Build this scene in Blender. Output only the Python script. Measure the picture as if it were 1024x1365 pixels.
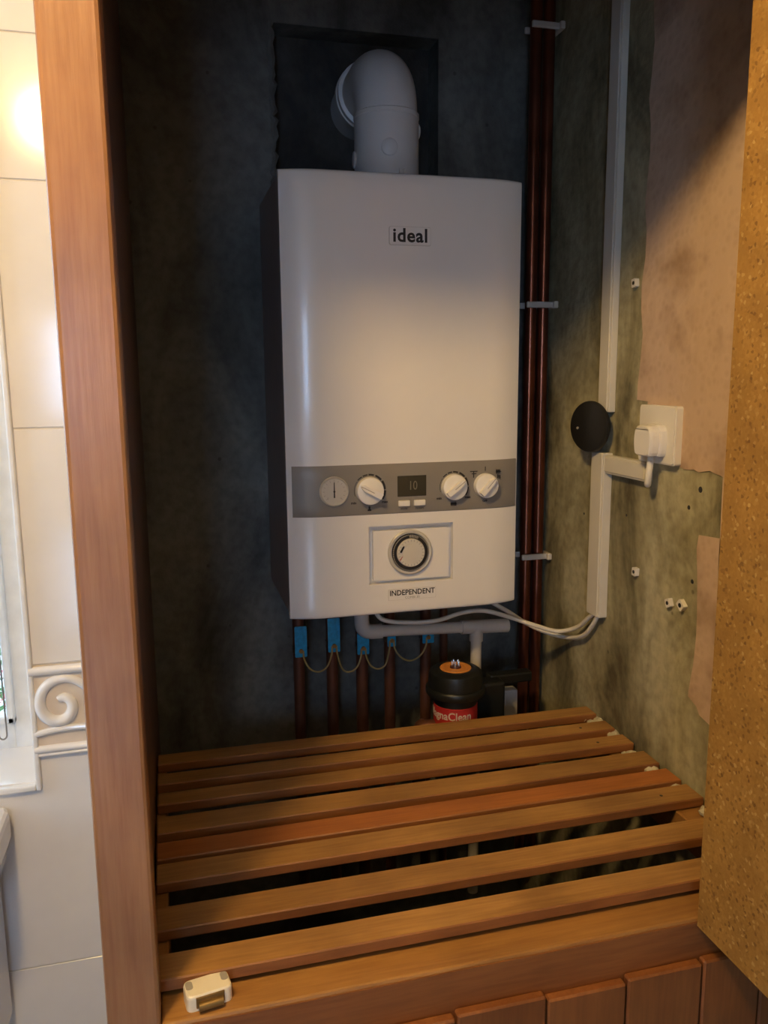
import bpy, bmesh, math, random
from mathutils import Vector, Matrix
random.seed(7)
for o in list(bpy.data.objects): bpy.data.objects.remove(o, do_unlink=True)
SC = bpy.context.scene
COL = SC.collection
Z0 = 1.2            # all coordinates below are written from the underside of the boiler; the room floor is Z0 lower
R = math.radians

# ------------------------------------------------------------------ camera
cam_d = bpy.data.cameras.new('camera'); cam = bpy.data.objects.new('camera', cam_d); COL.objects.link(cam)
yaw, pitch, roll = 0.2586, 0.16633, -0.00844
fw = Vector((math.sin(yaw)*math.cos(pitch), math.cos(yaw)*math.cos(pitch), -math.sin(pitch)))
rt = Vector((math.cos(yaw), -math.sin(yaw), 0)); up = rt.cross(fw)
r2 = math.cos(roll)*rt + math.sin(roll)*up; u2 = -math.sin(roll)*rt + math.cos(roll)*up
M = Matrix((r2, u2, -fw)).transposed().to_4x4()
M.translation = Vector((-0.379, -1.558, 0.395 + Z0))
cam.matrix_world = M
cam_d.sensor_fit = 'HORIZONTAL'; cam_d.sensor_width = 36; cam_d.lens = 36*1094.5/1024
cam_d.clip_start = 0.02; cam_d.clip_end = 200
SC.camera = cam

# ------------------------------------------------------------------ world and exposure
WORLD_STRENGTH = 4.5
PANE_STRENGTH = 18.0
SIDE_FILL_STRENGTH = 9.0  # fill glow of the added side window
LAMP_STRENGTH = 300.0
w = bpy.data.worlds.new('sky'); SC.world = w; w.use_nodes = True
bg = w.node_tree.nodes['Background']; bg.inputs[0].default_value = (0.55, 0.79, 1.0, 1); bg.inputs[1].default_value = WORLD_STRENGTH
vs = SC.view_settings
vs.view_transform = 'Standard'; vs.look = 'None'; vs.gamma = 1.0; vs.exposure = 0.0
vs.use_curve_mapping = False

# ------------------------------------------------------------------ materials
def new_mat(name):
    m = bpy.data.materials.new(name); m.use_nodes = True
    nt = m.node_tree; b = nt.nodes['Principled BSDF']
    return m, nt, b
def c4(c): return (c[0], c[1], c[2], 1)
def plain(name, col, rough=.5, metal=0, coat=0, spec=.5, noise=.06, nscale=30, bump=0):
    m, nt, b = new_mat(name)
    n = nt.nodes.new('ShaderNodeTexNoise'); n.inputs['Scale'].default_value = nscale; n.inputs['Detail'].default_value = 4
    tc = nt.nodes.new('ShaderNodeTexCoord'); nt.links.new(tc.outputs['Object'], n.inputs['Vector'])
    r = nt.nodes.new('ShaderNodeValToRGB')
    r.color_ramp.elements[0].position = .3; r.color_ramp.elements[1].position = .7
    r.color_ramp.elements[0].color = c4([max(0, x*(1-noise)) for x in col]); r.color_ramp.elements[1].color = c4([min(1, x*(1+noise)) for x in col])
    nt.links.new(n.outputs['Fac'], r.inputs['Fac']); nt.links.new(r.outputs['Color'], b.inputs['Base Color'])
    b.inputs['Roughness'].default_value = rough; b.inputs['Metallic'].default_value = metal
    b.inputs['Coat Weight'].default_value = coat; b.inputs['Coat Roughness'].default_value = .08
    b.inputs['Specular IOR Level'].default_value = spec
    if bump:
        bp = nt.nodes.new('ShaderNodeBump'); bp.inputs['Strength'].default_value = bump; bp.inputs['Distance'].default_value = .004
        nt.links.new(n.outputs['Fac'], bp.inputs['Height']); nt.links.new(bp.outputs['Normal'], b.inputs['Normal'])
    return m
def wood(name, c1, c2, axis, rough=.45, coat=.15, ring=26, dirt=.25):
    m, nt, b = new_mat(name); N = nt.nodes; L = nt.links
    tc = N.new('ShaderNodeTexCoord'); oi = N.new('ShaderNodeObjectInfo')
    mul = N.new('ShaderNodeMath'); mul.operation = 'MULTIPLY'; mul.inputs[1].default_value = 37.0; L.new(oi.outputs['Random'], mul.inputs[0])
    cmb = N.new('ShaderNodeCombineXYZ')
    for i in range(3): L.new(mul.outputs[0], cmb.inputs[i])
    add = N.new('ShaderNodeVectorMath'); add.operation = 'ADD'; L.new(tc.outputs['Object'], add.inputs[0]); L.new(cmb.outputs[0], add.inputs[1])
    sc = [1, 1, 1]; sc['XYZ'.index(axis)] = .07
    mp = N.new('ShaderNodeVectorMath'); mp.operation = 'MULTIPLY'; mp.inputs[1].default_value = sc; L.new(add.outputs[0], mp.inputs[0])
    n1 = N.new('ShaderNodeTexNoise'); n1.inputs['Scale'].default_value = ring; n1.inputs['Detail'].default_value = 3; n1.inputs['Distortion'].default_value = .6; L.new(mp.outputs[0], n1.inputs['Vector'])
    sn = N.new('ShaderNodeMath'); sn.operation = 'MULTIPLY'; sn.inputs[1].default_value = 34; L.new(n1.outputs['Fac'], sn.inputs[0])
    sn2 = N.new('ShaderNodeMath'); sn2.operation = 'SINE'; L.new(sn.outputs[0], sn2.inputs[0])
    n2 = N.new('ShaderNodeTexNoise'); n2.inputs['Scale'].default_value = 260; n2.inputs['Detail'].default_value = 3; L.new(mp.outputs[0], n2.inputs['Vector'])
    a = N.new('ShaderNodeMath'); a.operation = 'MULTIPLY_ADD'; a.inputs[1].default_value = .13; a.inputs[2].default_value = .1; L.new(sn2.outputs[0], a.inputs[0])
    a2 = N.new('ShaderNodeMath'); a2.operation = 'ADD'; L.new(a.outputs[0], a2.inputs[0]); L.new(n2.outputs['Fac'], a2.inputs[1])
    rp = N.new('ShaderNodeValToRGB'); rp.color_ramp.elements[0].position = .25; rp.color_ramp.elements[1].position = .85
    rp.color_ramp.elements[0].color = c4(c2); rp.color_ramp.elements[1].color = c4(c1); L.new(a2.outputs[0], rp.inputs['Fac'])
    n3 = N.new('ShaderNodeTexNoise'); n3.inputs['Scale'].default_value = 7; n3.inputs['Detail'].default_value = 5; L.new(add.outputs[0], n3.inputs['Vector'])
    r3 = N.new('ShaderNodeValToRGB'); r3.color_ramp.elements[0].position = .35; r3.color_ramp.elements[1].position = .65
    k = 1-dirt; r3.color_ramp.elements[0].color = (k, k*.97, k*.95, 1); r3.color_ramp.elements[1].color = (1, 1, 1, 1); L.new(n3.outputs['Fac'], r3.inputs['Fac'])
    mx = N.new('ShaderNodeMix'); mx.data_type = 'RGBA'; mx.blend_type = 'MULTIPLY'; mx.inputs['Factor'].default_value = 1
    L.new(rp.outputs['Color'], mx.inputs['A']); L.new(r3.outputs['Color'], mx.inputs['B']); L.new(mx.outputs['Result'], b.inputs['Base Color'])
    b.inputs['Roughness'].default_value = rough; b.inputs['Coat Weight'].default_value = coat; b.inputs['Coat Roughness'].default_value = .25
    bp = N.new('ShaderNodeBump'); bp.inputs['Strength'].default_value = .25; bp.inputs['Distance'].default_value = .001
    L.new(a2.outputs[0], bp.inputs['Height']); L.new(bp.outputs['Normal'], b.inputs['Normal'])
    return m
def concrete(name, c1, c2, c3, rough=.75, scale=5):
    m, nt, b = new_mat(name); N = nt.nodes; L = nt.links
    tc = N.new('ShaderNodeTexCoord')
    st = N.new('ShaderNodeVectorMath'); st.operation = 'MULTIPLY'; st.inputs[1].default_value = (1, 1, .45); L.new(tc.outputs['Object'], st.inputs[0])
    n1 = N.new('ShaderNodeTexNoise'); n1.inputs['Scale'].default_value = scale; n1.inputs['Detail'].default_value = 8; n1.inputs['Roughness'].default_value = .6; n1.inputs['Distortion'].default_value = .7; L.new(st.outputs[0], n1.inputs['Vector'])
    r1 = N.new('ShaderNodeValToRGB'); e = r1.color_ramp.elements; e[0].position = .38; e[0].color = c4(c2); e[1].position = .63; e[1].color = c4(c3)
    x = e.new(.5); x.color = c4(c1); L.new(n1.outputs['Fac'], r1.inputs['Fac'])
    n2 = N.new('ShaderNodeTexNoise'); n2.inputs['Scale'].default_value = 60; n2.inputs['Detail'].default_value = 6; L.new(tc.outputs['Object'], n2.inputs['Vector'])
    r2_ = N.new('ShaderNodeValToRGB'); r2_.color_ramp.elements[0].position = .3; r2_.color_ramp.elements[0].color = (.72, .72, .72, 1); r2_.color_ramp.elements[1].position = .6; r2_.color_ramp.elements[1].color = (1, 1, 1, 1); L.new(n2.outputs['Fac'], r2_.inputs['Fac'])
    mx = N.new('ShaderNodeMix'); mx.data_type = 'RGBA'; mx.blend_type = 'MULTIPLY'; mx.inputs['Factor'].default_value = 1
    L.new(r1.outputs['Color'], mx.inputs['A']); L.new(r2_.outputs['Color'], mx.inputs['B'])
    v = N.new('ShaderNodeTexVoronoi'); v.inputs['Scale'].default_value = 14; L.new(tc.outputs['Object'], v.inputs['Vector'])
    rv = N.new('ShaderNodeValToRGB'); rv.color_ramp.elements[0].position = .035; rv.color_ramp.elements[0].color = (.3, .27, .22, 1); rv.color_ramp.elements[1].position = .06; rv.color_ramp.elements[1].color = (1, 1, 1, 1); L.new(v.outputs['Distance'], rv.inputs['Fac'])
    mx2 = N.new('ShaderNodeMix'); mx2.data_type = 'RGBA'; mx2.blend_type = 'MULTIPLY'; mx2.inputs['Factor'].default_value = .6
    L.new(mx.outputs['Result'], mx2.inputs['A']); L.new(rv.outputs['Color'], mx2.inputs['B']); L.new(mx2.outputs['Result'], b.inputs['Base Color'])
    b.inputs['Roughness'].default_value = rough
    bp = N.new('ShaderNodeBump'); bp.inputs['Strength'].default_value = .5; bp.inputs['Distance'].default_value = .004
    ad = N.new('ShaderNodeMath'); ad.operation = 'ADD'; L.new(n1.outputs['Fac'], ad.inputs[0]); L.new(n2.outputs['Fac'], ad.inputs[1])
    L.new(ad.outputs[0], bp.inputs['Height']); L.new(bp.outputs['Normal'], b.inputs['Normal'])
    return m
def chipboard(name):
    m, nt, b = new_mat(name); N = nt.nodes; L = nt.links
    tc = N.new('ShaderNodeTexCoord')
    v = N.new('ShaderNodeTexVoronoi'); v.inputs['Scale'].default_value = 330; v.inputs['Randomness'].default_value = 1; L.new(tc.outputs['Object'], v.inputs['Vector'])
    sp = N.new('ShaderNodeSeparateColor'); L.new(v.outputs['Color'], sp.inputs[0])
    r = N.new('ShaderNodeValToRGB'); e = r.color_ramp.elements
    e[0].position = 0; e[0].color = (.19, .095, .022, 1); e[1].position = 1; e[1].color = (.46, .30, .11, 1)
    for p, c in ((.12, (.315, .165, .037)), (.8, (.345, .19, .045)), (.94, (.37, .21, .054))): x = e.new(p); x.color = c4(c)
    L.new(sp.outputs[0], r.inputs['Fac'])
    n = N.new('ShaderNodeTexNoise'); n.inputs['Scale'].default_value = 25; n.inputs['Detail'].default_value = 8; L.new(tc.outputs['Object'], n.inputs['Vector'])
    r2_ = N.new('ShaderNodeValToRGB'); r2_.color_ramp.elements[0].position = .35; r2_.color_ramp.elements[0].color = (.8, .78, .74, 1); r2_.color_ramp.elements[1].position = .65; r2_.color_ramp.elements[1].color = (1, 1, 1, 1); L.new(n.outputs['Fac'], r2_.inputs['Fac'])
    mx = N.new('ShaderNodeMix'); mx.data_type = 'RGBA'; mx.blend_type = 'MULTIPLY'; mx.inputs['Factor'].default_value = 1
    L.new(r.outputs['Color'], mx.inputs['A']); L.new(r2_.outputs['Color'], mx.inputs['B']); L.new(mx.outputs['Result'], b.inputs['Base Color'])
    b.inputs['Roughness'].default_value = .6
    bp = N.new('ShaderNodeBump'); bp.inputs['Strength'].default_value = .3; bp.inputs['Distance'].default_value = .001
    L.new(sp.outputs[0], bp.inputs['Height']); L.new(bp.outputs['Normal'], b.inputs['Normal'])
    return m
def wallpaper_mat(name):
    m, nt, b = new_mat(name); N = nt.nodes; L = nt.links
    tc = N.new('ShaderNodeTexCoord')
    v = N.new('ShaderNodeTexVoronoi'); v.inputs['Scale'].default_value = 75; L.new(tc.outputs['Object'], v.inputs['Vector'])
    n = N.new('ShaderNodeTexNoise'); n.inputs['Scale'].default_value = 9; n.inputs['Detail'].default_value = 7; L.new(tc.outputs['Object'], n.inputs['Vector'])
    r = N.new('ShaderNodeValToRGB'); e = r.color_ramp.elements
    e[0].position = .26; e[0].color = (.30, .19, .12, 1); e[1].position = .5; e[1].color = (.56, .41, .31, 1); L.new(n.outputs['Fac'], r.inputs['Fac'])
    rv = N.new('ShaderNodeValToRGB'); rv.color_ramp.elements[0].position = .1; rv.color_ramp.elements[0].color = (.9, .88, .86, 1); rv.color_ramp.elements[1].position = .5; rv.color_ramp.elements[1].color = (1, 1, 1, 1); L.new(v.outputs['Distance'], rv.inputs['Fac'])
    mx = N.new('ShaderNodeMix'); mx.data_type = 'RGBA'; mx.blend_type = 'MULTIPLY'; mx.inputs['Factor'].default_value = 1
    L.new(r.outputs['Color'], mx.inputs['A']); L.new(rv.outputs['Color'], mx.inputs['B']); L.new(mx.outputs['Result'], b.inputs['Base Color'])
    b.inputs['Roughness'].default_value = .7
    bp = N.new('ShaderNodeBump'); bp.inputs['Strength'].default_value = .4; bp.inputs['Distance'].default_value = .002
    L.new(v.outputs['Distance'], bp.inputs['Height']); L.new(bp.outputs['Normal'], b.inputs['Normal'])
    return m
def emit(name, col, strength):
    m, nt, b = new_mat(name)
    b.inputs['Base Color'].default_value = c4(col); b.inputs['Emission Color'].default_value = c4(col); b.inputs['Emission Strength'].default_value = strength
    return m
def glass(name):
    m, nt, b = new_mat(name); N = nt.nodes
    tr = N.new('ShaderNodeBsdfTransparent'); gl = N.new('ShaderNodeBsdfGlossy'); gl.inputs['Roughness'].default_value = .02
    fr = N.new('ShaderNodeFresnel'); fr.inputs['IOR'].default_value = 1.35
    mx = N.new('ShaderNodeMixShader'); nt.links.new(fr.outputs[0], mx.inputs[0]); nt.links.new(tr.outputs[0], mx.inputs[1]); nt.links.new(gl.outputs[0], mx.inputs[2])
    nt.links.new(mx.outputs[0], N['Material Output'].inputs['Surface'])
    return m

MT = dict(
    concrete=concrete('grey_render', (.14, .14, .13), (.07, .07, .065), (.22, .22, .20)),
    concrete_r=concrete('stained_render', (.28, .255, .155), (.10, .085, .045), (.46, .43, .29), scale=6),
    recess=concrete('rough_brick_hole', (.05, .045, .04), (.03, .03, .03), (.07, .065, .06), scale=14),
    soffit=plain('painted_ceiling', (.62, .63, .64), .8), paint=plain('painted_wall', (.28, .32, .36), .7),
    vinyl=plain('vinyl_floor', (.22, .22, .23), .5, nscale=8, noise=.2),
    grout=plain('grout', (.74, .71, .67), .8), tile=plain('cream_glazed_tile', (.84, .83, .83), .11, noise=.045, nscale=6),
    relief=plain('beige_relief_glaze', (.74, .65, .56), .15, coat=.3), trimw=plain('white_tile_trim', (.80, .80, .80), .3),
    upvc=plain('white_upvc', (.78, .80, .82), .3), glass=glass('window_glass'), ceramic=plain('white_ceramic', (.82, .80, .79), .1, coat=.5, noise=.01),
    post=wood('orange_pine_post', (.335, .170, .082), (.265, .120, .055), 'Z', rough=.4, coat=.25),
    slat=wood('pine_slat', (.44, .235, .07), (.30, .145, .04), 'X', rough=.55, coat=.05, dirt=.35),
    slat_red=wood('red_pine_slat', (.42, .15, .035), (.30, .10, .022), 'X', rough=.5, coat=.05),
    slat_edge=wood('dark_red_slat_edge', (.30, .115, .032), (.22, .08, .022), 'X', rough=.5, coat=.05),
    rail=wood('pine_rail', (.37, .185, .05), (.27, .12, .03), 'X', rough=.5, dirt=.3),
    board=wood('varnished_pine_board', (.27, .10, .030), (.20, .066, .02), 'Z', rough=.35, coat=.3, ring=14),
    rail_face=wood('varnished_rail_face', (.27, .10, .030), (.20, .066, .02), 'X', rough=.35, coat=.3),
    sidewood=wood('brown_side_board', (.16, .085, .06), (.10, .05, .04), 'Z', rough=.4),
    chip=chipboard('chipboard'), paper=wallpaper_mat('pink_wallpaper'),
    white=plain('white_enamel', (.80, .775, .74), .26, coat=.3, noise=.008), casing=plain('casing_brown_grey', (.30, .24, .22), .4),
    grey=plain('grey_fascia', (.235, .215, .195), .35, noise=.02), knob=plain('knob_white', (.80, .77, .72), .3, noise=.01),
    ivory=plain('gauge_face', (.78, .72, .68), .25, noise=.01), black=plain('black_print', (.012, .011, .01), .5), lcd=plain('lcd_screen', (.045, .042, .03), .15),
    lcd_digit=plain('lcd_digit', (.15, .14, .11), .4), midgrey=plain('grey_plastic', (.33, .31, .28), .35), pale=plain('pale_grey_plastic', (.60, .57, .51), .35, noise=.02), lgrey=plain('light_grey_plastic', (.52, .49, .44), .35, noise=.02), red_print=plain('red_print', (.45, .04, .02), .5),
    flue=plain('white_flue', (.66, .655, .66), .35, noise=.02), steel=plain('bright_steel', (.6, .6, .6), .25, metal=1),
    copper=plain('brown_copper', (.23, .075, .042), .28, metal=.85, noise=.3, nscale=18), copper_dull=plain('tarnished_copper', (.17, .07, .045), .45, metal=.6, noise=.3, nscale=18),
    bluetag=plain('blue_tag', (.01, .30, .56), .4, noise=.25, nscale=120), wire=plain('earth_wire_sheath', (.36, .27, .10), .5),
    pvc=plain('white_pvc', (.58, .54, .49), .4), pvcw=plain('white_trunking', (.66, .63, .56), .35, noise=.02), cable=plain('white_cable', (.72, .68, .60), .4),
    socket=plain('white_socket', (.76, .73, .68), .25, noise=.01), dark=plain('black_plastic', (.012, .012, .012), .35), blackgreen=plain('black_filter_body', (.008, .009, .008), .4),
    orange=plain('orange_ring', (.62, .24, .045), .45), redlabel=plain('red_label', (.42, .022, .02), .45), maroon=plain('dark_red_cap', (.06, .008, .006), .4), lettering=plain('cream_lettering', (.62, .52, .42), .5),
    plaster=plain('crumbly_plaster', (.50, .46, .36), .9, noise=.25, nscale=60, bump=.8), brass=plain('aged_brass', (.30, .19, .07), .4, metal=.7, noise=.3), catch=plain('cream_catch', (.80, .74, .60), .35),
    bulb=emit('lamp_glass', (1.0, .65, .25), LAMP_STRENGTH), daylight=emit('frosted_daylight_pane', (.42, .64, 1.0), PANE_STRENGTH),
    daylight_low=emit('frosted_lower_pane', (.42, .64, 1.0), PANE_STRENGTH*.35),
    side_fill=emit('added_side_fill_pane', (.52, .74, 1.0), SIDE_FILL_STRENGTH),  # glowing pane of the added window, bluish fill for the tiles
    leaf=plain('leaf', (.10, .20, .06), .5, noise=.3), petal=plain('red_petal', (.62, .10, .10), .5), stem=plain('stem', (.12, .08, .05), .8), paving=plain('pale_paving', (.5, .5, .48), .8), chain=plain('chain_metal', (.32, .30, .28), .3, metal=.8),
)

# ------------------------------------------------------------------ geometry helpers (coordinates: boiler underside = z 0)
class G:
    def __init__(s): s.bm = bmesh.new()
    def box(s, x0, x1, y0, y1, z0, z1, bev=0, seg=2):
        t = bmesh.new()
        vs_ = [t.verts.new((x, y, z)) for x in (x0, x1) for y in (y0, y1) for z in (z0, z1)]
        for f in ((0, 1, 3, 2), (4, 6, 7, 5), (0, 4, 5, 1), (2, 3, 7, 6), (0, 2, 6, 4), (1, 5, 7, 3)): t.faces.new([vs_[i] for i in f])
        if bev: bmesh.ops.bevel(t, geom=list(t.edges), offset=bev, segments=seg, profile=.5, affect='EDGES')
        s._merge(t); return s
    def _merge(s, t):
        t.verts.index_update(); mp = {}
        for v in t.verts: mp[v] = s.bm.verts.new(v.co)
        for f in t.faces:
            nf = s.bm.faces.new([mp[v] for v in f.verts]); nf.smooth = f.smooth
        t.free()
    def rings(s, rings, close=False, caps=True, smooth=True):
        R_ = [[s.bm.verts.new(p) for p in r] for r in rings]
        n = len(R_[0]); m = len(R_)
        for i in range(m if close else m-1):
            a, b = R_[i], R_[(i+1) % m]
            for j in range(n):
                f = s.bm.faces.new((a[j], a[(j+1) % n], b[(j+1) % n], b[j])); f.smooth = smooth
        if caps and not close:
            s.bm.faces.new(list(reversed(R_[0]))); s.bm.faces.new(R_[-1])
        return s
    def tube(s, pts, r, n=12, close=False, caps=True):
        P = [Vector(p) for p in pts]; m = len(P); out = []
        rr = r if isinstance(r, (list, tuple)) else [r]*m
        prev = None
        for i in range(m):
            if close: t = P[(i+1) % m]-P[i-1]
            else: t = P[min(i+1, m-1)]-P[max(i-1, 0)]
            t.normalize()
            if prev is None:
                a = Vector((0, 0, 1)) if abs(t.z) < .9 else Vector((1, 0, 0)); nrm = t.cross(a).normalized()
            else: nrm = (prev-t*prev.dot(t)).normalized()
            prev = nrm; bn = t.cross(nrm)
            out.append([P[i]+rr[i]*(math.cos(2*math.pi*k/n)*nrm+math.sin(2*math.pi*k/n)*bn) for k in range(n)])
        return s.rings(out, close, caps)
    def lathe(s, o, axis, prof, n=32):
        """prof: list of (radius, height along axis)"""
        o = Vector(o); ax = Vector(axis).normalized(); a = Vector((0, 0, 1)) if abs(ax.z) < .9 else Vector((1, 0, 0))
        u = ax.cross(a).normalized(); v = ax.cross(u)
        return s.rings([[o+ax*h+max(r, 1e-5)*(math.cos(2*math.pi*k/n)*u+math.sin(2*math.pi*k/n)*v) for k in range(n)] for r, h in prof])
    def prism(s, poly, o, u, v, w_):
        """poly 2D in (u,v), extruded by vector w_"""
        o, u, v, w_ = map(Vector, (o, u, v, w_))
        a = [s.bm.verts.new(o+u*p[0]+v*p[1]) for p in poly]; b = [s.bm.verts.new(o+u*p[0]+v*p[1]+w_) for p in poly]
        n = len(poly)
        s.bm.faces.new(list(reversed(a))); s.bm.faces.new(b)
        for i in range(n): s.bm.faces.new((a[i], a[(i+1) % n], b[(i+1) % n], b[i]))
        return s
    def build(s, name, mat, parent=None, base=None):
        bmesh.ops.recalc_face_normals(s.bm, faces=list(s.bm.faces))
        co = [v.co for v in s.bm.verts]
        lo = Vector([min(c[i] for c in co) for i in range(3)]); hi = Vector([max(c[i] for c in co) for i in range(3)])
        org = Vector(((lo.x+hi.x)/2, (lo.y+hi.y)/2, lo.z)) if base is None else Vector(base)
        for v in s.bm.verts: v.co -= org
        sm = any(f.smooth for f in s.bm.faces); me = bpy.data.meshes.new(name); s.bm.to_mesh(me); s.bm.free()
        if sm: me.set_sharp_from_angle(angle=R(35))
        me.materials.append(MT[mat] if isinstance(mat, str) else mat)
        o = bpy.data.objects.new(name, me); COL.objects.link(o); put(o, org, parent)
        return o
WL = {}
def put(o, org, parent=None):
    WL[o] = Vector(org)
    if parent is not None: o.parent = parent; o.location = Vector(org)-WL[parent]
    else: o.location = Vector(org)+Vector((0, 0, Z0))
def thing(name, label, cat, base, group=None):
    o = bpy.data.objects.new(name, None); COL.objects.link(o); o.empty_display_size = .05; put(o, base); tag(o, label, cat, group); return o
def tag(o, label, cat, group=None):
    o['label'] = label; o['category'] = cat
    if group: o['group'] = group
    return o
def struct(o, label=None, cat=None):
    o['kind'] = 'structure'
    if label: o['label'] = label; o['category'] = cat or 'wall'
    return o
def dup(src, loc, parent=None, name=None):
    o = src.copy(); COL.objects.link(o); put(o, loc, parent); return o
def circ(r, n=32, c=(0, 0)): return [(c[0]+r*math.cos(2*math.pi*k/n), c[1]+r*math.sin(2*math.pi*k/n)) for k in range(n)]
def rrect(w_, h, r, n=5):
    out = []
    for cx, cy, a0 in ((w_/2-r, h/2-r, 0), (-w_/2+r, h/2-r, 90), (-w_/2+r, -h/2+r, 180), (w_/2-r, -h/2+r, 270)):
        for k in range(n+1): a = R(a0+90*k/n); out.append((cx+r*math.cos(a), cy+r*math.sin(a)))
    return out
def smooth_path(pts, k=8):
    P = [Vector(p) for p in pts]; out = []
    for i in range(len(P)-1):
        p0, p1, p2, p3 = P[max(i-1, 0)], P[i], P[i+1], P[min(i+2, len(P)-1)]
        for j in range(k):
            t = j/k; out.append(.5*((2*p1)+(-p0+p2)*t+(2*p0-5*p1+4*p2-p3)*t*t+(-p0+3*p1-3*p2+p3)*t**3))
    out.append(P[-1]); return out
def text(name, s, size, o, u, v, mat, parent, bold=0, depth=.0004, sx=1.0, spacing=1.0, wrap=None):
    cu = bpy.data.curves.new(name, 'FONT'); cu.body = s; cu.size = size; cu.align_x = 'CENTER'; cu.align_y = 'CENTER'; cu.offset = bold; cu.extrude = depth/2; cu.space_character = spacing; cu.resolution_u = 3
    to = bpy.data.objects.new(name, cu); COL.objects.link(to)
    dg = bpy.context.evaluated_depsgraph_get(); me = bpy.data.meshes.new_from_object(to.evaluated_get(dg))
    bpy.data.objects.remove(to, do_unlink=True)
    u, v = Vector(u), Vector(v); n = u.cross(v)
    for q in me.vertices:
        c = q.co.copy()
        if wrap:                                  # wrap = (centre x, centre y, radius, start angle): lettering on a round label
            cx, cy, rad, a0 = wrap; a = a0+c.x*sx/rad; rr = rad+c.z+depth/2
            q.co = Vector((cx+rr*math.sin(a), cy-rr*math.cos(a), c.y+o[2]))-Vector(o)
        else: q.co = u*(c.x*sx)+v*c.y+n*c.z
    me.materials.clear(); me.materials.append(MT[mat])
    ob = bpy.data.objects.new(name, me); COL.objects.link(ob); put(ob, Vector(o), parent); return ob
XA, YA, ZA = (1, 0, 0), (0, 1, 0), (0, 0, 1)

# ================================================================== the room shell
FL, CE = -Z0, 1.30
XW, XL, XI = .34, -2.0, -.42        # concrete wall, far room wall, inside of cupboard's left side
YF, YR = -.827, -2.7                # cupboard front, wall behind the camera
struct(G().box(XL-.1, XW+.1, YR-.1, .25, FL-.1, FL).build('floor', 'vinyl'))
struct(G().box(XL-.1, XW+.1, YR-.1, .25, CE, CE+.1).build('ceiling', 'soffit'))
struct(G().box(XW, XW+.1, YR-.1, .25, FL, CE).build('wall_right', 'concrete_r'), 'stained grey rendered wall to the right of the boiler', 'wall')
sy0, sy1, sz0, sz1 = -.64, -.12, -.20, .90
g = G().box(XL-.1, XL, YR-.1, sy0, FL, CE).box(XL-.1, XL, sy1, .25, FL, CE).box(XL-.1, XL, sy0, sy1, FL, sz0).box(XL-.1, XL, sy0, sy1, sz1, CE)
struct(g.build('wall_room_left', 'paint'))
g = G().box(XL-.08, XL-.03, sy0, sy0+.05, sz0, sz1).box(XL-.08, XL-.03, sy1-.05, sy1, sz0, sz1).box(XL-.08, XL-.03, sy0+.05, sy1-.05, sz0, sz0+.05).box(XL-.08, XL-.03, sy0+.05, sy1-.05, sz1-.05, sz1)
w2 = struct(g.build('added_side_window', 'upvc'), 'unseen frosted side window added to light the tiled wall', 'window')  # unseen window, added to cool and brighten the tiled wall
G().box(XL-.06, XL-.05, sy0+.05, sy1-.05, sz0+.05, sz1-.05).build('pane', 'side_fill', w2)
# back wall inside the cupboard, with the rough square hole the flue leaves through
hx0, hx1, hz0, hz1 = -.163, .145, .67, 1.005
g = G().box(XI-.04, hx0, 0, .06, FL, CE).box(hx1, XW, 0, .06, FL, CE).box(hx0, hx1, 0, .06, FL, hz0).box(hx0, hx1, 0, .06, hz1, CE)
wb = struct(g.build('wall_back', 'concrete'), 'dark grey rendered wall behind the boiler', 'wall')
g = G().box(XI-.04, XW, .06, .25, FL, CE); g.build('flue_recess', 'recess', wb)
# rim of the hole: ragged render edge
g = G(); pts = []
for k in range(40):
    t = k/39; pts.append((hx0-.002+random.uniform(-.003, .003), -.001, hz0+(hz1-hz0)*t))
g.tube(pts, [random.uniform(.003, .008) for _ in pts], 6); g.build('ragged_edge', 'concrete', wb)
# window wall
wx0, wx1, wz0, wz1 = -1.45, -.645, -.357, .95
g = G().box(XL, wx0, 0, .25, FL, CE).box(wx1, XI-.04, 0, .25, FL, CE).box(wx0, wx1, 0, .25, FL, wz0).box(wx0, wx1, 0, .25, wz1, CE)
ww = struct(g.build('wall_window', 'grout'), 'cream tiled bathroom wall with the window', 'wall')
# wall behind the camera with a glazed door
dx0, dx1, dz1 = -1.22, -.42, .80
g = G().box(XL, dx0, YR-.1, YR, FL, CE).box(dx1, XW, YR-.1, YR, FL, CE).box(dx0, dx1, YR-.1, YR, dz1, CE)
struct(g.build('wall_front', 'paint'))
pans = [(-.90, -.63, .22, .66), (-.90, -.63, -.85, -.36)]
g = G().box(dx0, -.90, YR-.07, YR-.03, FL, dz1).box(-.63, dx1, YR-.07, YR-.03, FL, dz1).box(-.90, -.63, YR-.07, YR-.03, .66, dz1).box(-.90, -.63, YR-.07, YR-.03, -.36, .22).box(-.90, -.63, YR-.07, YR-.03, FL, -.85)
d1 = struct(g.build('door_1', 'upvc'), 'white glazed back door with two frosted panes', 'door')
for (a, b, c, d), m_ in zip(pans, ('daylight', 'daylight_low')): G().box(a, b, YR-.055, YR-.045, c, d).build('pane', m_, d1)
G().tube([(-.49, YR-.03, -.15), (-.49, YR+.02, -.15), (-.60, YR+.02, -.15)], .009, 10).build('door_handle', 'steel', d1)

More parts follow.
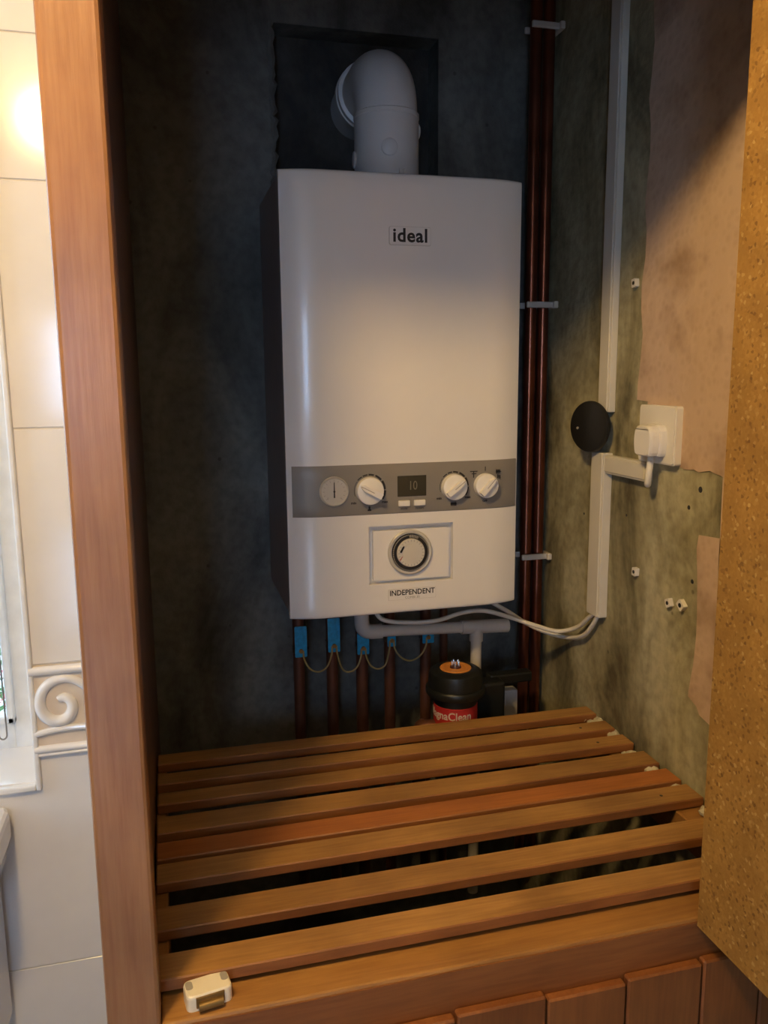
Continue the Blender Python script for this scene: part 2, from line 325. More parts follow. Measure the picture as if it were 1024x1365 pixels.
# tiles on the window wall
def tiles():
    rows = [(FL, -1.164), (-1.161, -.737), (-.734, -.3055), (-.125, .3045), (.3075, .7195), (.7225, 1.20), (1.203, CE)]
    proto = {}
    for z0_, z1_ in rows:
        for x0, x1 in ((-.4615, -.797), (-.80, -1.135), (-1.138, -1.472), (-1.475, -1.81), (-1.813, XL)):
            xa, xb = x1, x0
            segs = [(xa, xb, z0_, z1_)]
            if z1_ > wz0+.01 and z0_ < wz1-.01:
                segs = []
                if z0_ < wz0 < z1_: segs.append((xa, xb, z0_, wz0-.002)); zlo = wz0
                else: zlo = z0_
                if z0_ < wz1 < z1_: segs.append((xa, xb, wz1+.002, z1_)); zhi = wz1
                else: zhi = z1_
                if z0_ < wz0 < z1_: zhi = z1_
                if xb > wx1 > xa: segs.append((wx1+.001, xb, zlo, zhi))
                elif xa >= wx1: segs.append((xa, xb, zlo, zhi))
                if xa < wx0 < xb: segs.append((xa, wx0-.001, zlo, zhi))
                elif xb <= wx0: segs.append((xa, xb, zlo, zhi))
            if z0_ < wz0 < z1_ and xa < wx1 < xb:
                G().prism([(xa, z0_), (xb, z0_), (xb, z1_), (wx1+.001, z1_), (wx1+.001, wz0-.002), (xa, wz0-.002)], (0, 0, 0), XA, ZA, (0, -.0025, 0)).build('tile', 'tile', ww); continue
            for s in segs:
                if s[1]-s[0] < .01 or s[3]-s[2] < .01: continue
                G().box(s[0], s[1], -.0025, 0, s[2], s[3], .001, 1).build('tile', 'tile', ww)
tiles()
def border_tile(xa, xb, spiral):
    b = G().box(xa, xb, -.007, 0, -.3025, -.128, .0015, 1).build('border_tile', 'relief', ww)
    for zc, r in ((-.136, .0085), (-.288, .0075), (-.299, .004)):
        G().tube([(xa+.001, -.008, zc), (xb-.001, -.008, zc)], r, 12).build('moulding', 'tile', b)
    cx, cz = spiral, -.205
    p = []
    for k in range(60):
        a = R(30+k*7.4); rr = .058-.047*(k/59)**.9
        p.append((cx+rr*math.cos(a)*.9, -.006, cz+rr*math.sin(a)))
    G().tube(p, [.0075+.004*math.sin(k/59*math.pi) for k in range(60)], 12).build('scroll', 'tile', b)
    q = [(xa+.004+(xb-xa-.008)*k/20, -.009, -.262+.012*math.sin(k/20*math.pi+.4)) for k in range(21)]
    G().tube(q, .006, 10).build('wave', 'tile', b)
border_tile(wx1+.001, -.4615, -.592)
border_tile(-1.813+.16, wx0-.001, -1.55)
g = G().box(wx1-.001, wx1+.009, -.0125, .010, wz0-.011, wz1, .003, 2); tr = struct(g.build('trim_1', 'trimw'))
g = G().box(wx0-.009, wx1-.0012, -.0125, .010, wz0-.011, wz0+.001, .003, 2); struct(g.build('trim_2', 'trimw'))
# window frame
wy0, wy1 = .165, .215
w1 = G().box(wx0, wx0+.062, wy0, wy1, wz0, wz1, .003).box(wx1-.062, wx1, wy0, wy1, wz0, wz1, .003).box(wx0+.06, wx1-.06, wy0, wy1, wz0, wz0+.065, .003).box(wx0+.06, wx1-.06, wy0, wy1, wz1-.06, wz1, .003).build('window_1', 'upvc')
struct(w1, 'white plastic framed bathroom window above the tiled sill', 'window')
G().box(wx0+.06, wx1-.06, wy0+.005, wy1-.005, .02, .05, .004).build('transom', 'upvc', w1)
G().box(wx0+.06, wx1-.06, wy0+.03, wy0+.034, wz0+.06, .022).build('pane', 'glass', w1)
G().box(wx0+.06, wx1-.06, wy0+.03, wy0+.034, .048, wz1-.055).build('pane', 'glass', w1)
G().box(wx0+.058, wx1-.058, wy0-.012, wy0+.004, wz0+.058, wz0+.075, .004).build('glazing_bead', 'upvc', w1)
G().box(wx1-.074, wx1-.058, wy0-.012, wy0+.004, wz0+.058, wz1-.055, .004).build('glazing_bead', 'upvc', w1)
G().box(wx0, wx1, .0, wy0, wz0, wz0+.004, .001).build('sill', 'tile', w1)

# ================================================================== cupboard
wl = G().box(XI-.04, XI, YF+.05, -.0005, FL, CE).build('wall_left', 'sidewood'); struct(wl, 'dark brown boarded side of the cupboard behind the post', 'wall')
HZ = .845
fr = thing('boiler_cupboard', 'pine boiler cupboard with open chipboard door and boarded front', 'cupboard', (-.04, YF, FL))
post = G().box(-.461, -.412, YF, YF+.049, FL, CE, .004, 2).build('post', 'post', fr)
post['label'] = 'tall knotty orange pine post'
G().box(-.412, XW, YF, YF+.035, HZ, CE, .003, 1).build('header', 'post', fr)
G().box(.222, XW, YF, YF+.035, -.222, HZ-.001, .003, 1).build('stile', 'post', fr)
rl = G().box(-.4118, XW-.001, YF, -.766, -.300, -.2225, .003, 2).build('rail', 'rail', fr)
G().box(-.4118, XW-.001, YF-.0015, YF-.0001, -.299, -.2265).build('rail_face', 'rail_face', rl)
edges = [-.46, -.325, -.22, -.115, -.011, .086, .183, .262, .339]
tops = [-.2715, -.270, -.2725, -.269, -.2745, -.2705, -.2685, -.271]
for i in range(8):
    G().box(edges[i]+.0012, edges[i+1]-.0012, YF-.0145, YF-.002, FL, tops[i], .0022, 1).build('board', 'board', fr)
G().box(-.412, XW, YF, YF+.03, FL, -.301).build('backing', 'sidewood', fr)
# chipboard door, standing open at a right angle
cd = G().box(.178, .196, -1.415, YF-.004, -.229, HZ+.02, .0012, 1).build('door', 'chip', fr); cd['label'] = 'bare chipboard door standing wide open'
# slatted shelf
sh = thing('slatted_shelf', 'slatted pine shelf of narrow battens below the boiler', 'shelf', (-.04, -.53, -.26))
def edge_tint(o):  # gives the front faces of the slats a darker, redder wood
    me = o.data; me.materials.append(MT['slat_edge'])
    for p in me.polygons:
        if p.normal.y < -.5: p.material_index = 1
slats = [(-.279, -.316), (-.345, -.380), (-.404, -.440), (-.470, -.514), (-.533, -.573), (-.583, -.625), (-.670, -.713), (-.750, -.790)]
for i, (yb, yf) in enumerate(slats):
    xe = .336 if i < 7 else .30
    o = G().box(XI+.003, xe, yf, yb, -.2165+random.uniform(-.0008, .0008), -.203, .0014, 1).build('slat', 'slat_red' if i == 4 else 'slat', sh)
    edge_tint(o)
    o.rotation_euler.z = R([-.9, -.7, -.5, -.2, .1, 0, 0, 0][i]); o.rotation_euler.x = R(random.uniform(-.6, .6))
    # nail head near the wall end
    if i in (1, 2, 5): G().lathe((.28, (yb+yf)/2, -.2035), ZA, [(.0025, -.002), (.0025, .0008), (.001, .0012)], 8).build('nail', 'dark', o)
for x0, x1 in ((XI+.001, -.404), (.293, XW-.001)):
    G().box(x0, x1, -.764, -.275, -.262, -.2180, .002, 1).build('bearer', 'rail', sh)
# crumbled plaster lying on the bearer along the wall
g = G()
for k in range(70):
    y = -.31-.47*random.random(); s = random.uniform(.004, .011); x = XW-.004-abs(random.gauss(0, .012))
    t = bmesh.new(); bmesh.ops.create_icosphere(t, subdivisions=1, radius=s)
    for v in t.verts: v.co = Vector((x+v.co.x*random.uniform(.7, 1.4), y+v.co.y*random.uniform(.7, 1.6), -.213+v.co.z*.7))
    g._merge(t)
pl = g.build('plaster_crumbs', 'plaster', None); tag(pl, 'pale crumbled plaster along the wall ends of the slats', 'plaster'); pl['kind'] = 'stuff'

# ================================================================== boiler
bo = thing('boiler', 'white wall-hung gas combi boiler with grey control strip', 'boiler', (0, -.14, 0))
G().box(-.1955, .1955, -.266, -.0005, .003, .698, .003, 2).build('casing', 'casing', bo)
def fy(x): return -.281+3.6*max(0, abs(x)-.135)**2
def sheet(xs, zs, yfun, th, skip=lambda x, z: False, zround=.006):
    """front skin: curved in plan, rounded at its top and bottom edge"""
    g = G(); b = g.bm
    zt, zb = max(zs), min(zs)
    def Y(x, z):
        e = min(zt-z, z-zb); y = yfun(x)
        if e < zround: y += zround*(1-math.sqrt(max(0, 1-(1-e/zround)**2)))
        return y
    A = {(i, j): b.verts.new((x, Y(x, z), z)) for i, x in enumerate(xs) for j, z in enumerate(zs)}
    B = {(i, j): b.verts.new((x, yfun(x)+th, z)) for i, x in enumerate(xs) for j, z in enumerate(zs)}
    solid = {(i, j): not skip((xs[i]+xs[i+1])/2, (zs[j]+zs[j+1])/2) for i in range(len(xs)-1) for j in range(len(zs)-1)}
    def q(a, c, d, e, sm=False): f = b.faces.new((a, c, d, e)); f.smooth = sm
    for (i, j), s in solid.items():
        if not s: continue
        q(A[i, j], A[i+1, j], A[i+1, j+1], A[i, j+1], True); q(B[i, j], B[i, j+1], B[i+1, j+1], B[i+1, j])
        for di, dj, (p, r_) in ((-1, 0, ((i, j), (i, j+1))), (1, 0, ((i+1, j), (i+1, j+1))), (0, -1, ((i, j), (i+1, j))), (0, 1, ((i, j+1), (i+1, j+1)))):
            if not solid.get((i+di, j+dj), False): q(A[p], A[r_], B[r_], B[p])
    return g
tx0, tx1, tz0, tz1 = -.067, .078, .052, .150
xs = sorted(set([-.1975+.395*k/48 for k in range(49)]+[tx0, tx1])); zs = sorted(set([0, .0015, .003, .006, .694, .697, .6985, .70, tz0, tz1, .17, .252]+[.02*k for k in range(1, 35)]))
front = sheet(xs, zs, fy, .014, lambda x, z: tx0 < x < tx1 and tz0 < z < tz1).build('front_panel', 'white', bo)
front['label'] = 'glossy white enamelled front with rounded side edges'
# grey control strip
xs2 = [-.1895+.3845*k/40 for k in range(41)]
cs = sheet(xs2, [.170, .172, .19, .21, .23, .250, .252], lambda x: fy(x)-.0016, .0022, zround=.001).build('control_strip', 'grey', bo)
FY = -.2828
# pressure gauge
ga = G().lathe((-.124, FY+.001, .211), (0, -1, 0), [(.0205, 0), (.0205, .0035), (0, .0035)], 40).build('pressure_gauge', 'ivory', bo)
G().lathe((-.124, FY+.001, .211), (0, -1, 0), [(.0206, 0), (.0240, 0), (.0240, .004), (.0225, .0055), (.0206, .0036)], 40).build('bezel', 'lgrey', ga)
G().lathe((-.124, FY-.0027, .211), (0, -1, 0), [(.0017, 0), (.0017, .0012), (0, .0012)], 12).prism([(-.0012, -.010), (.0012, -.010), (.0006, .015), (-.0006, .015)], (-.124, FY-.0032, .211), XA, ZA, (0, -.0005, 0)).build('needle', 'black', ga)
g = G()
for k in range(13):
    a = R(225-k*270/12); r0, r1 = (.0155, .0185)
    d = Vector((math.cos(a), 0, math.sin(a))); n_ = Vector((-d.z, 0, d.x))*.0004; c = Vector((-.124, FY-.0028, .211))
    g.prism([(0, 0), (1, 0), (1, 1), (0, 1)], c+d*r0-n_, d*(r1-r0), n_*2, (0, -.0003, 0))
g.build('scale', 'midgrey', ga)
for s_, px in (('0', -.0105), ('4', .0105)): text('scale_figure', s_, .005, (-.124+px, FY-.0030, .200), XA, ZA, 'midgrey', ga)
# knobs
def knob(x, z, r, ang, arc, marks):
    k = G().lathe((x, FY+.001, z), (0, -1, 0), [(r, 0), (r, .009), (r*.965, .0115), (r*.88, .0125), (0, .0128)], 40).build('control_knob', 'knob', bo)
    d = Vector((math.cos(ang), 0, math.sin(ang))); n_ = Vector((-d.z, 0, d.x))
    poly = [(-r*.86, -.0045), (r*.55, -.0045), (r*.86, -.001), (r*.86, .001), (r*.55, .0045), (-r*.86, .0045)]
    G().prism(poly, (x, FY-.0105, z), d, n_, (0, -.0088, 0)).build('grip', 'knob', k)
    G().prism([(-r*.2, -.0005), (r*.86, -.0005), (r*.86, .0005), (-r*.2, .0005)], (x, FY-.0192, z), d, n_, (0, -.0004, 0)).build('pointer', 'midgrey', k)
    if arc:
        g = G()
        for a0, a1, t in arc:
            m = max(3, int(abs(a1-a0)/6)); ra, rb = r+.002, r+.002+t
            pts = [(ra*math.cos(R(a0+(a1-a0)*q/m)), ra*math.sin(R(a0+(a1-a0)*q/m))) for q in range(m+1)]+[(rb*math.cos(R(a1-(a1-a0)*q/m)), rb*math.sin(R(a1-(a1-a0)*q/m))) for q in range(m+1)]
            g.prism(pts, (x, FY+.0006, z), XA, ZA, (0, -.0006, 0))
        g.build('scale_arc', 'black', k)
    for s_, px, pz, sz in marks: text('marking', s_, sz, (x+px, FY, z+pz), XA, ZA, 'black', k, bold=.0002)
arc = [(200, 142, .0008), (138, 118, .0018), (114, 96, .0022), (92, 72, .0026), (66, 40, .003), (34, 2, .0034), (-2, -34, .0038)]
knob(-.066, .210, .0225, R(152), arc, (('min', -.026, -.0195, .006), ('max', .026, -.0195, .006)))
knob(.078, .210, .0215, R(38), arc, (('min', -.025, -.0185, .006), ('max', .025, -.0185, .006)))
knob(.134, .210, .0205, R(48), None, (('I', .0, .0275, .010), ('OFF', .0, -.0265, .005)))
# small printed symbols: tap, radiator, frost marks
g = G().box(-.0675, -.0645, FY-.0004, FY+.0006, .1785, .184).box(-.069, -.063, FY-.0004, FY+.0006, .1765, .179); g.build('tap_symbol', 'black', cs)
g = G()
for k in range(4): g.box(.0735+k*.0026, .0751+k*.0026, FY-.0004, FY+.0006, .178, .1845)
g.box(.0728, .0836, FY-.0004, FY+.0006, .1805, .1820); g.build('radiator_symbol', 'black', cs)
g = G().box(.107, .120, FY-.0004, FY+.0006, .2335, .2348).box(.110, .118, FY-.0004, FY+.0006, .2295, .2308).box(.1125, .114, FY-.0004, FY+.0006, .2235, .2340); g.build('frost_symbol', 'black', cs)
g = G()
for k in range(3): g.box(.1535+k*.0028, .155+k*.0028, FY-.0004, FY+.0006, .229, .236)
g.box(.1532, .1625, FY-.0004, FY+.0006, .2318, .2332); g.build('heating_symbol', 'black', cs)
G().box(.156, .1575, FY-.0004, FY+.0006, .2215, .2275).box(.1572, .1597, FY-.0004, FY+.0006, .2240, .2250).box(.1595, .161, FY-.0004, FY+.0006, .2205, .2265).build('water_symbol', 'black', cs)
# display and buttons
dp = G().box(-.0185, .0305, FY-.0006, FY+.001, .1975, .2315, .0004, 1).build('display', 'lcd', bo)
text('digits', '10', .021, (.0075, FY-.0008, .2145), XA, ZA, 'lcd_digit', dp, sx=.75)
for xa in (-.0175, .009):
    bt = G().box(xa, xa+.0195, FY-.0035, FY+.001, .1815, .191, .0012, 2).build('button', 'knob', bo)
    text('button_caption', 'mode' if xa < 0 else 'restart', .0052, (xa+.0098, FY, .1775), XA, ZA, 'black', bt)
# timer panel
tp = G().box(tx0-.0005, tx1+.0005, -.2685, -.266, tz0-.0005, tz1+.0005).build('timer_panel', 'white', bo)
G().prism([(p[0], p[1]) for p in rrect(.131, .084, .003)], (.0062, -.268, .0995), XA, ZA, (0, -.0105, 0)).build('cover_plate', 'white', tp)
dial = G().lathe((.003, -.279, .1035), (0, -1, 0), [(.038, 0), (.038, .0035), (.036, .005), (.0325, .004), (.0315, .0005)], 56).build('dial_surround', 'lgrey', tp)
G().lathe((.003, -.279, .1035), (0, -1, 0), [(.0310, 0), (.0310, .004), (.0295, .0065), (.0245, .0065), (.0240, .004)], 56).build('tappet_ring', 'black', tp)
G().lathe((.003, -.279, .1035), (0, -1, 0), [(.0240, 0), (.0240, .0075), (.023, .009), (.0145, .009), (.0145, .0098), (0, .0098)], 56).build('timer_dial', 'pale', tp)
g = G()
for k in range(96):
    a = 2*math.pi*k/96; d = Vector((math.cos(a), 0, math.sin(a))); n_ = Vector((-d.z, 0, d.x))*.00055; c = Vector((.003, -.2838, .1035))
    out = 60 < math.degrees(a) < 95
    g.prism([(0, 0), (1, 0), (1, 1), (0, 1)], c+d*(.0255 if out else .0292)-n_, d*(.0047 if out else .0014), n_*2, (0, -.002, 0))
g.build('tappet', 'midgrey', tp)
g = G()
for k in range(24):
    a = 2*math.pi*k/24; d = Vector((math.cos(a), 0, math.sin(a))); n_ = Vector((-d.z, 0, d.x))*.0004; c = Vector((.003, -.2878, .1035))
    g.prism([(0, 0), (1, 0), (1, 1), (0, 1)], c+d*.0190-n_, d*(.0035), n_*2, (0, -.0005, 0))
g.build('hour_marks', 'midgrey', tp)
G().prism([(-.006, -.0014), (.004, -.0014), (.0065, 0), (.004, .0014), (-.006, .0014)], (.003-.0155, -.2882, .1035+.007), (.5, 0, .866), (-.866, 0, .5), (0, -.0012, 0)).build('pointer', 'black', tp)
G().prism([(-.004, -.0005), (.004, -.0005), (.004, .0005), (-.004, .0005)], (.003-.0175, -.2880, .1035-.0085), (.6, 0, .8), (-.8, 0, .6), (0, -.0006, 0)).build('red_mark', 'red_print', tp)
# badges
G().prism(rrect(.0685, .0285, .0035), (.0045, -.2806, .6065), XA, ZA, (0, -.0008, 0)).build('badge_rim', 'lgrey', bo)
bd = G().prism(rrect(.067, .027, .003), (.0045, -.2808, .6065), XA, ZA, (0, -.0018, 0)).build('maker_badge', 'white', bo)
text('badge_lettering', 'ideal', .0285, (.0045, -.2829, .6065), XA, ZA, 'black', bd, bold=.0007, spacing=1.08)
G().prism(rrect(.083, .019, .001), (.0065, -.2806, .0325), XA, ZA, (0, -.0006, 0)).build('badge_rim', 'lgrey', bo)
bd2 = G().prism(rrect(.082, .018, .001), (.0065, -.2808, .0325), XA, ZA, (0, -.0009, 0)).build('model_badge', 'white', bo)
text('badge_lettering', 'INDEPENDENT', .0128, (.0065, -.2819, .0352), XA, ZA, 'black', bd2, bold=.0002, sx=.92)
text('badge_lettering', 'COMBI 30', .0058, (.0065, -.2819, .0265), XA, ZA, 'midgrey', bd2)

# ------------------------------------------------------------------ flue
fx, fyc = .003, -.150
fl = thing('flue_elbow', 'white round flue elbow rising from the boiler top', 'flue', (fx, fyc, .699))
G().lathe((fx, fyc, .6985), ZA, [(.068, 0), (.068, .006), (.061, .010), (.0605, .016), (.0555, .018)], 48).build('base_collar', 'flue', fl)
lp = G().lathe((fx, fyc, .70), ZA, [(.0540, .004), (.0540, .112), (.0548, .113), (.0548, .119), (.0535, .120), (.0515, .121)], 48).build('lower_pipe', 'flue', fl)
pts = [(fx, fyc, .815+.004*k) for k in range(3)]+[(fx, fyc+.062*(1-math.cos(R(a))), .824+.062*math.sin(R(a))) for a in range(0, 91, 6)]+[(fx, -.06, .886), (fx, -.025, .886)]
G().tube(pts, .0515, 48).build('elbow', 'flue', fl)
G().lathe((fx, -.045, .886), YA, [(.0515, 0), (.058, .003), (.058, .012), (.0555, .0135), (.0555, .016), (.059, .018), (.059, .0285), (.0515, .030)], 48).build('joint_ring', 'flue', fl)
G().lathe((fx, -.016, .886), YA, [(.0515, 0), (.0515, .075)], 40).build('wall_pipe', 'flue', fl)
for a, z in ((-100, .757), (175, .748), (5, .798)):
    d = Vector((math.cos(R(a)), math.sin(R(a)), 0))
    cp = G().lathe(Vector((fx, fyc, z))+d*.052, d, [(.0135, 0), (.0135, .0040), (.0115, .0055), (0, .006)], 24).build('test_point_cap', 'flue', fl)
for a in (-82, -74): 
    d = Vector((math.cos(R(a)), math.sin(R(a)), 0)); c = Vector((fx, fyc, .7165))+d*.0555
    G().box(c.x-.002, c.x+.002, c.y-.003, c.y+.003, .7085, .7245, .0008, 1).build('collar_lug', 'flue', fl)

# ------------------------------------------------------------------ copper pipes under the boiler
grp = 'copper pipes under the boiler'
names = ['blue-tagged copper pipe under the boiler, first from the bare side wall', 'blue-tagged copper pipe under the boiler, second from the bare side wall', 'copper pipe under the boiler left of the filter, third from the side wall', 'copper pipe with a dim tag under the boiler, fourth from the side wall', 'copper pipe behind the magnetic filter with a small blue tag']
PX = [-.163, -.101, -.044, .010, .081]; PR = [.0105, .0108, .0115, .0105, .0105]
for x, r, l in zip(PX, PR, names):
    p = G().tube([(x, -.12, .004), (x, -.12, -.62)], r, 16).build('copper_pipe', 'copper_dull', None); tag(p, l, 'pipe', grp)
tg = [(-.172, -.150, -.054, -.112), (-.111, -.0885, -.044, -.108), (-.056, -.0335, -.076, -.118), (.002, .018, -.080, -.108), (.0705, .093, -.080, -.108)]
ends = []
for i, (x0, x1, z1_, z0_) in enumerate(tg):
    xc = PX[i]
    e = thing('earth_clamp', ['blue tagged earth clamp on the outermost copper pipe by the dark side wall', 'tall blue tagged earth clamp on the second copper pipe', 'blue tagged earth clamp below the left end of the white waste pipe', 'dim narrow tagged earth clamp on the fourth copper pipe', 'small blue tagged earth clamp beside the filter pipe'][i], 'clamp', (xc, -.12, z0_), 'earth clamps on the pipes')
    zc = z0_+.012
    G().lathe((xc, -.12, zc-.006), ZA, [(PR[i]+.0004, 0), (PR[i]+.0018, 0), (PR[i]+.0018, .012), (PR[i]+.0004, .012)], 20).build('strap', 'steel', e)
    t = G().prism(rrect(x1-x0, z1_-z0_, .002), ((x0+x1)/2, -.1345, (z0_+z1_)/2), XA, ZA, (0, -.0016, 0)).build('tag', 'bluetag', e)
    G().lathe(((x0+x1)/2, -.1355, zc), (0, -1, 0), [(.004, 0), (.004, .004), (0, .004)], 12).build('screw', 'brass', e)
    G().box(xc-.006, xc+.006, -.1345, -.1300, zc-.006, zc+.006).build('lug', 'steel', e)
    ends.append(((x0+x1)/2, z0_))
for i in range(4):
    (xa, za), (xb, zb) = ends[i], ends[i+1]; s = .026
    pts = smooth_path([(xa+.004, -.1375, za+.012), (xa+.005, -.140, za-.004), (xa+(xb-xa)*.25, -.142, min(za, zb)-s*.85), ((xa+xb)/2, -.143, min(za, zb)-s*1.1), (xb-(xb-xa)*.25, -.142, min(za, zb)-s*.8), (xb-.006, -.140, zb-.004), (xb-.004, -.1375, zb+.012)], 6)
    o = G().tube(pts, .0017, 8).build('earth_wire', 'wire', None); tag(o, ['sagging earth wire from the outermost clamp to the second', 'sagging earth wire between second and third clamps', 'sagging earth wire between third and fourth clamps', 'dim earth wire between fourth and fifth clamps'][i], 'wire', 'earth wires between the clamps')
# white waste pipe
cp = thing('waste_pipe', 'white plastic waste pipe running along the boiler underside', 'pipe', (.08, -.17, -.30))
G().tube([(-.03, -.17, -.064), (.215, -.17, -.075)], .0108, 18).build('pipe_run', 'pvc', cp)
G().tube(smooth_path([(-.055, -.17, .003), (-.055, -.17, -.045), (-.050, -.17, -.059), (-.038, -.17, -.064), (-.018, -.17, -.0645)], 6), .0135, 18).build('elbow', 'pvc', cp)
G().tube([(.135, -.17, -.0715), (.228, -.17, -.0757)], .0130, 18).build('tee', 'pvc', cp)
G().tube([(.165, -.17, -.073), (.165, -.17, -.100)], .0128, 18).build('tee_socket', 'pvc', cp)
G().tube([(.165, -.17, -.095), (.165, -.165, -.62)], .0102, 18).build('drop', 'pvc', cp)
o = G().tube([(.128, -.09, .003), (.128, -.09, -.62)], .008, 14).build('copper_pipe', 'copper_dull', None); tag(o, 'thin copper pipe behind the white waste drop', 'pipe', grp)

# ------------------------------------------------------------------ magnetic filter
mx_, my_, mz_ = .102, -.232, .043
mf = thing('magnetic_filter', 'black magnetic boiler filter with orange ring and red label', 'filter', (mx_, my_, -.33))
G().lathe((mx_, my_, -.34), ZA, [(.034, 0), (.039, .01), (.039, .170)], 40).build('canister', 'blackgreen', mf)
lid = G().lathe((mx_, my_, -.2+mz_), ZA, [(.041, -.026), (.041, -.016), (.0515, -.014), (.0535, -.011), (.0535, -.003), (.0515, .000), (.0485, .001), (.0485, .020), (.0465, .027), (.041, .031), (.033, .0325), (.030, .0325), (.0295, .031), (0, .031)], 48).build('lid', 'blackgreen', mf)
G().lathe((mx_, my_, -.1685+mz_), ZA, [(.0195, 0), (.0280, 0), (.0280, .0016), (.0270, .0024), (.0205, .0024), (.0195, .0016)], 48).build('ring', 'orange', mf)
G().lathe((mx_, my_, -.170+mz_), ZA, [(.0175, 0), (.0175, .0025), (.0105, .003), (.0095, .005), (.004, .006), (0, .006)], 24).build('cap', 'maroon', mf)
for k in range(5):
    a = R(30+k*72); G().lathe((mx_+.0065*math.cos(a), my_+.0065*math.sin(a), -.165+mz_), ZA, [(.0011, 0), (.0011, .010), (0, .0115)], 8).build('bleed_pin', 'steel', mf)
lb = G().lathe((mx_, my_, -.270), ZA, [(.0390, 0), (.0397, .0005), (.0397, .0815), (.0390, .082)], 48).build('label', 'redlabel', mf)
text('label_lettering', 'MagnaClean', .0205, (mx_, my_, -.2025), XA, ZA, 'lettering', lb, bold=.0003, sx=.92, wrap=(mx_, my_, .0398, R(-42)))
text('label_lettering', 'Professional', .0062, (mx_, my_, -.2155), XA, ZA, 'lettering', lb, sx=1.0, wrap=(mx_, my_, .0398, R(14)))
G().tube(smooth_path([(mx_-.032, my_, -.235), (mx_-.053, my_+.004, -.233), (mx_-.062, my_+.02, -.255), (mx_-.062, my_+.02, -.42)], 6), .013, 16).build('union', 'copper_dull', mf)
G().box(mx_+.036, mx_+.100, my_+.004, my_+.040, -.300, -.163, .006, 2).build('valve_body', 'blackgreen', mf)
G().box(mx_+.080, mx_+.165, my_+.030, my_+.055, -.180, -.160, .004, 2).build('bracket', 'blackgreen', mf)
# grey fittings next to the filter
o = G().box(.232, .262, -.15, -.125, -.33, -.215, .004, 2).build('pipe_sleeve', 'pvc', None); tag(o, 'short dull white sleeve between the filter and the tall pipes', 'sleeve')

# ------------------------------------------------------------------ tall pipes by the right wall and their clips
for i, x in enumerate((.2945, .3195)):
    o = G().tube([(x, -.10, -.62), (x, -.10, 1.298)], .011, 20).build('copper_pipe', 'copper', None)
    tag(o, ['tall brown copper pipe right beside the boiler casing', 'tall brown copper pipe next to the stained wall'][i], 'pipe', 'tall copper pipes beside the boiler')
for i, z in enumerate((.52, .040, 1.00)):
    c = thing('pipe_clip', ['white double pipe clip level with the upper boiler front', 'white double pipe clip level with the boiler timer', 'white double pipe clip high above the boiler top'][i], 'clip', (.307, -.10, z-.006), 'pipe clips')
    G().box(.279, .3385, -.1190, -.1125, z-.0055, z+.0055, .002, 2).build('front_bar', 'pvc', c)
    G().box(.330, .3395, -.125, -.078, z-.0065, z+.0065, .002, 2).build('wall_plate', 'pvc', c)
    G().box(.279, .3385, -.0875, -.082, z-.0055, z+.0055, .002, 2).build('back_bar', 'pvc', c)

# ================================================================== fittings on the right wall
def trunk(name, label, y0, y1, z0_, z1_, th, groove=True, horiz=False):
    t = thing(name, label, 'trunking', (XW-th/2, (y0+y1)/2, z0_), 'white cable trunking')
    G().box(XW-th+.002, XW-.0002, y0, y1, z0_, z1_, .0008, 1).build('channel', 'pvcw', t)
    if horiz: G().box(XW-th, XW-th+.0025, y0+.0005, y1-.0005, z0_+.003, z1_-.003, .001, 1).build('lid', 'pvcw', t)
    else: G().box(XW-th, XW-th+.0025, y0+.004, y1-.004, z0_+.0005, z1_-.0005, .001, 1).build('lid', 'pvcw', t)
    return t
trunk('cable_trunking', 'long white trunking climbing the wall above the black disc', -.338, -.302, .330, 1.295, .014)
trunk('cable_trunking', 'white trunking dropping from the black disc to the cables', -.336, -.293, -.022, .262, .018)
trunk('cable_trunking', 'short horizontal white trunking leading to the plug socket', -.455, -.3365, .229, .259, .016, horiz=True)
bx = thing('round_junction_box', 'round black junction box on the white trunking', 'junction box', (XW-.012, -.308, .262))
bd_ = Vector((-math.cos(R(17)), -math.sin(R(17)), 0)); bc = Vector((XW-.0290, -.3075, .305))
G().lathe(bc, bd_, [(.0400, -.006), (.0430, -.003), (.0430, .001), (.0415, .0035), (.036, .005), (0, .006)], 48).build('cover', 'dark', bx)
G().lathe((XW-.0003, -.300, .305), (-1, 0, 0), [(.026, 0), (.026, .0280)], 40).build('base', 'dark', bx)
G().lathe(bc+bd_*.0050+Vector((-bd_.y, bd_.x, 0))*-.022+Vector((0, 0, -.003)), bd_, [(.0022, 0), (.0022, .0018), (0, .002)], 10).build('screw', 'midgrey', bx)
# socket and plug
so = thing('wall_socket', 'white single wall socket at the wallpaper edge', 'socket', (XW-.006, -.478, .260))
G().prism(rrect(.094, .086, .004), (XW-.0005, -.479, .303), (0, -1, 0), ZA, (-.0115, 0, 0)).build('face_plate', 'socket', so)
G().prism(rrect(.090, .082, .004), (XW-.0120, -.479, .303), (0, -1, 0), ZA, (-.0018, 0, 0)).build('raised_face', 'socket', so)
pg = thing('mains_plug', 'white mains plug pushed into the wall socket', 'plug', (XW-.026, -.484, .27))
pp = [(-.021, -.024), (.021, -.024), (.0245, -.006), (.0235, .015), (.017, .024), (-.017, .024), (-.0235, .015), (-.0245, -.006)]
def rounded(poly, d):
    out = []
    n = len(poly)
    for i in range(n):
        p0, p1, p2 = Vector(poly[i-1]), Vector(poly[i]), Vector(poly[(i+1) % n])
        a = p1+(p0-p1).normalized()*d; b = p1+(p2-p1).normalized()*d
        out += [tuple(a), tuple((a+b)/4+p1/2), tuple(b)]
    return out
